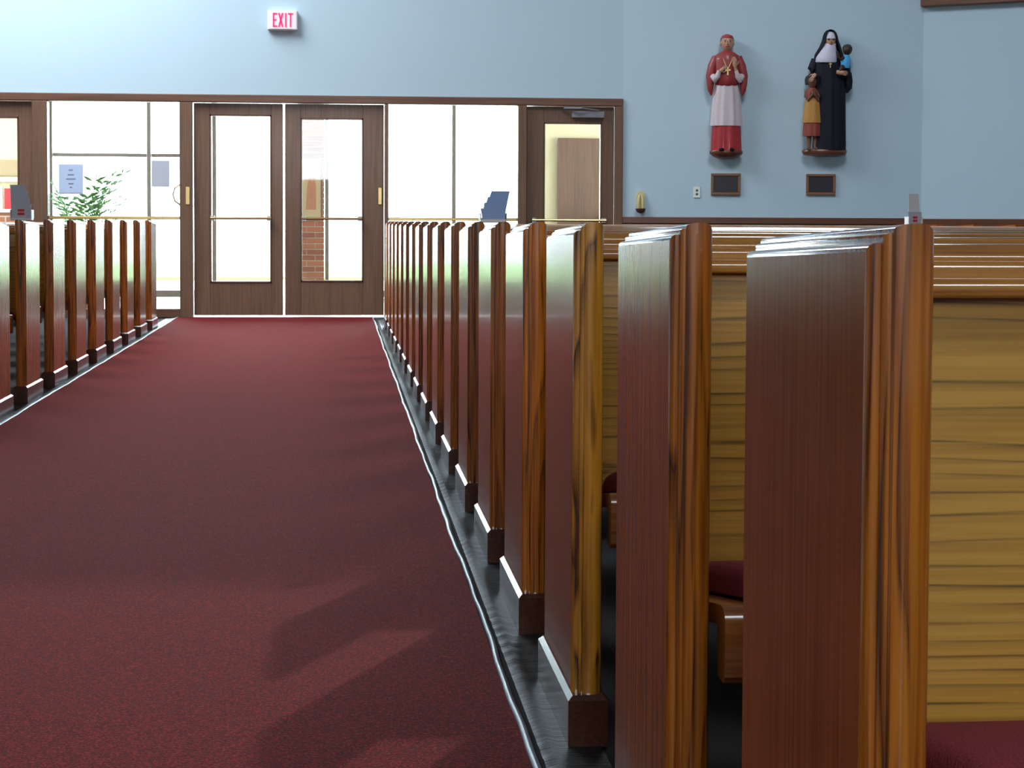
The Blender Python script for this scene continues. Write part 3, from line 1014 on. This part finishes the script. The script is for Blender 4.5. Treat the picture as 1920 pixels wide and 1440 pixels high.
MB().folds([(.54, gx - .008, gy, .060, .048, 0), (.60, gx - .010, gy, .058, .046, .02), (.645, gx - .008, gy, .050, .04, 0), (.66, gx - .006, gy, .026, .028, 0)], 5, 28).build('red_blouse', 'blouse_red', S, 60)
for s in (-1, 1):
    ar = MB().tube([(gx - .008 + s * .050, gy, .63), (gx + s * .066, gy - .012, .57), (gx + s * .050, gy - .045, .535), (gx + s * .018, gy - .062, .575)], [.020, .018, .015, .012], 8)
    hand(ar, (gx + s * .010, gy - .066, .595), (-s * .3, -.1, 1), .75, (0, -1, 0), s)
    ar.build('girl_arm', 'skin_brown', S, 60)
gh = MB().folds([(.645, gx - .004, gy, .022, .024, 0), (.665, gx - .004, gy - .006, .026, .03, 0), (.685, gx - .006, gy - .012, .038, .042, 0), (.715, gx - .010, gy - .010, .046, .050, 0), (.745, gx - .014, gy - .006, .045, .048, 0), (.768, gx - .016, gy, .03, .034, 0)], 3, 24)
gh.tube([(gx - .004, gy - .056, .722), (gx - .002, gy - .066, .706), (gx - .004, gy - .058, .700)], [.005, .008, .006], 8)
g = gh.build('girl_head', 'skin_brown', S, 60)
MB().folds([(.690, gx - .026, gy + .012, .046, .046, .02), (.735, gx - .026, gy + .008, .052, .052, .03), (.768, gx - .022, gy + .004, .044, .046, .03), (.788, gx - .018, gy, .014, .016, 0)], 9, 36).build('girl_hair', 'hair_dark', g)
for s in (-1, 1):
    MB().ell((gx - .010 + s * .018, gy - .055, .722), (.006, .005, .004), 8, 5).build('eye', 'hair_dark', g)

# ------------------------------------------------------------------ entrance lobby behind the glass
struct('floor_lobby', MB().box(-6, 6, YD + .1, 22.6, -.1, 0), 'tile_floor', 'pale tiled lobby floor beyond the doors')
struct('ceiling_lobby', MB().box(-6, 6, YD + .2, 22.8, 2.72, 2.85), 'ceiling_paint', 'white lobby ceiling beyond the doors')
struct('wall_lobby_left', MB().box(-6.2, -6, YD + .1, 22.8, 0, .5).box(-6.2, -6, YD + .1, 22.8, 2.5, 2.85).box(-6.2, -6, YD + .1, 18.9, .5, 2.5).box(-6.2, -6, 22.2, 22.8, .5, 2.5), 'beige_paint', 'beige lobby side wall with an added opening for daylight')  # unseen opening added here so daylight brightens the lobby walls
struct('wall_lobby_right', MB().box(6.0, 6.2, YD + .1, 22.8, 0, .5).box(6.0, 6.2, YD + .1, 22.8, 2.5, 2.85).box(6.0, 6.2, YD + .1, 18.9, .5, 2.5).box(6.0, 6.2, 22.2, 22.8, .5, 2.5), 'beige_paint', 'beige lobby side wall beyond the single door')  # matching added opening, lets more sky light into the lobby
wl = MB().box(-6, -3.42, 22.4, 22.6, 0, 2.85).box(2.42, 6, 22.4, 22.6, 0, 2.85).box(-3.42, 2.42, 22.4, 22.6, 2.55, 2.85)
struct('wall_lobby_back', wl, 'beige_paint', 'beige outer lobby wall around the outside glazing')
ow = empty('window_3', (0, 22.5, 0))
tag(ow, 'outside glazing of the lobby with slim mullions and white daylight', None, None, 'structure')
for x in (-3.39, -2.24, -1.47, -.13, 1.40, 2.39):
    MB().bbox(x - .022, x + .022, -.05, .05, 0, 2.55, .004).build('mullion', 'outer_frame', ow)
for xa, xb in ((-3.36, -2.27), (-2.21, -1.50), (-.10, 1.37), (1.43, 2.36)):
    if xb < -1:
        MB().bbox(xa, xb, -.04, .04, 1.69, 1.73, .004).build('transom', 'outer_frame', ow)
    MB().bbox(xa, xb, -.04, .04, .02, .10, .004).build('sill_rail', 'outer_frame', ow)
MB().box(-3.42, 2.42, -.003, .003, .0, 2.55).build('pane', 'clear_glass', ow, 0)
pier = empty('pillar_brick', (-.47, 22.05, 0))
tag(pier, 'brick pier in the lobby seen through the double door', None, None, 'structure')
MB().box(.006, .304, .006, .30, 0, 2.72).build('mortar_core', 'mortar', pier, 0)
bmesh_full = MB().bbox(0, .200, 0, .10, 0, .057, .003)
bmesh_half = MB().bbox(0, .100, 0, .10, 0, .057, .003)
bricks = [(bmesh_full.mesh('brick', m_, 0), bmesh_half.mesh('brick', m_, 0)) for m_ in ('brick_red', 'brick_brown')]
for k in range(40):
    tone = bricks[random.random() < .4]
    for x, which in (((0, 0), (.210, 1)) if k % 2 else ((0, 1), (.110, 0))):
        bo = bpy.data.objects.new('brick', tone[which])
        COL.objects.link(bo)
        bo.parent = pier
        bo.location = (x, random.uniform(-.002, .002), .004 + k * .067)
fp = empty('framed_picture', (-.315, 22.046, .95))
tag(fp, 'reddish framed picture hanging on the lobby brick pier', 'picture')
MB().bbox(-.14, .14, -.03, 0, 0, .75, .005).build('picture_frame', 'plaque_frame', fp)
MB().box(-.115, .115, -.034, -.028, .03, .72).build('picture_print', 'tan_paint', fp, 0)
MB().folds([(.12, 0, -.034, .06, .006, .05), (.40, .01, -.034, .05, .006, .05), (.52, .01, -.034, .03, .006, 0), (.60, .02, -.034, .02, .006, 0)], 4, 24).build('picture_motif', 'terracotta', fp)

# shelf of booklets glimpsed through the far door
struct('trim_11', MB().box(-6, -3.45, 22.37, 22.4, 1.45, 1.64), 'tan_paint', 'tan painted band on the lobby wall')
sh = empty('book_shelf', (-3.95, 22.38, 0))
tag(sh, 'low brick and board shelf under the tan band in the lobby', 'shelf')
MB().box(-.5, .45, -.32, 0, 0, 1.02).build('brick_base', 'brick', sh, 0)
MB().bbox(-.5, .45, -.34, 0, 1.02, 1.06, .004).build('shelf_board', 'cream_paint', sh)
MB().bbox(-.5, .45, -.06, 0, 1.38, 1.44, .004).build('upper_ledge', 'cream_paint', sh)
for x, w_, h_, m_, lb in ((-.12, .11, .20, 'print_red', 'short red booklet standing on the lobby shelf'), (.00, .11, .26, 'paper', 'white booklet standing between two red ones on the lobby shelf'),
                          (.13, .12, .24, 'print_red', 'tall red booklet standing on the lobby shelf')):
    bk = MB().bbox(-w_ / 2, w_ / 2, -.02, .02, 0, h_, .003).build('booklet', m_, None, 30, (-3.95 + x, 22.20, 1.062))
    tag(bk, lb, 'booklet', 'booklets on the lobby shelf')

# inner lobby door glimpsed through the single door
dk = empty('door_5', (2.95, 22.38, 0))
tag(dk, 'brown lobby door standing in the beige wall', None, None, 'structure')
MB().bbox(-.30, .30, -.05, 0, 0.01, 1.95, .006).build('door_leaf', 'door_wood', dk)
MB().ell((.24, -.08, 1.0), (.025, .025, .025), 10, 7).build('door_knob', 'brass', dk)
struct('wall_lobby_brick', MB().box(3.3, 3.7, 21.2, 22.4, 0, 1.05), 'brick', 'low brick wall in the lobby')

# potted plant behind the sidelight
pl = empty('potted_plant', (-2.62, 19.55, 0))
tag(pl, 'leafy green potted plant standing behind the sidelight', 'plant')
MB().loft([[(r * math.cos(2 * math.pi * i / 20), r * math.sin(2 * math.pi * i / 20), z) for i in range(20)] for r, z in ((.12, 0), (.17, .30), (.185, .30), (.185, .34), (.165, .34), (.15, .30))]).build('pot', 'terracotta', pl)
st = MB()
lf_ = MB()
rnd = random.Random(3)
for k in range(24):
    a = rnd.uniform(0, 2 * math.pi)
    rr_ = rnd.uniform(.12, .52)
    zt = rnd.uniform(.95, 1.42)
    p0 = Vector((.03 * math.cos(a), .03 * math.sin(a), .30))
    p2 = Vector((rr_ * math.cos(a), rr_ * .6 * math.sin(a), zt))
    p1 = (p0 + p2) / 2 + Vector((-.3 * rr_ * math.cos(a), -.2 * rr_ * math.sin(a), .15))
    pts = [p0 * (1 - t) ** 2 + p1 * 2 * t * (1 - t) + p2 * t * t for t in [i / 9 for i in range(10)]]
    st.tube(pts, [.008 - .0006 * i for i in range(10)], 5)
    for i in range(3, 10):
        for s in (-1, 1):
            d = (pts[i] - pts[i - 1]).normalized()
            sd = d.cross(Vector((0, 0, 1)))
            sd = (sd.normalized() if sd.length > .01 else Vector((1, 0, 0))) * s
            L_ = rnd.uniform(.09, .15)
            tip = pts[i] + sd * L_ + d * L_ * .7 + Vector((0, 0, -.03))
            mid = (pts[i] + tip) / 2
            wv = d.cross(sd).normalized() * .004
            ax = (tip - pts[i]).normalized().cross(wv).normalized() * .017
            lf_.add([pts[i], mid + ax, tip, mid - ax, mid + wv * 2], [(0, 1, 4), (1, 2, 4), (2, 3, 4), (3, 0, 4), (0, 3, 2, 1)])
st.build('stems', 'leaf_green', pl)
tag(lf_.build('leaves', 'leaf_green', pl, 0), kind='stuff')

# ------------------------------------------------------------------ outside
struct('ground_outside', MB().box(-60, 60, 22.6, 200, -.15, -.05), 'concrete', 'pale sunlit paving outside the glazing')
struct('lawn', MB().box(-60, 60, 31, 42, -.06, .0), 'grass_green', 'sunlit strip of lawn beyond the paving')
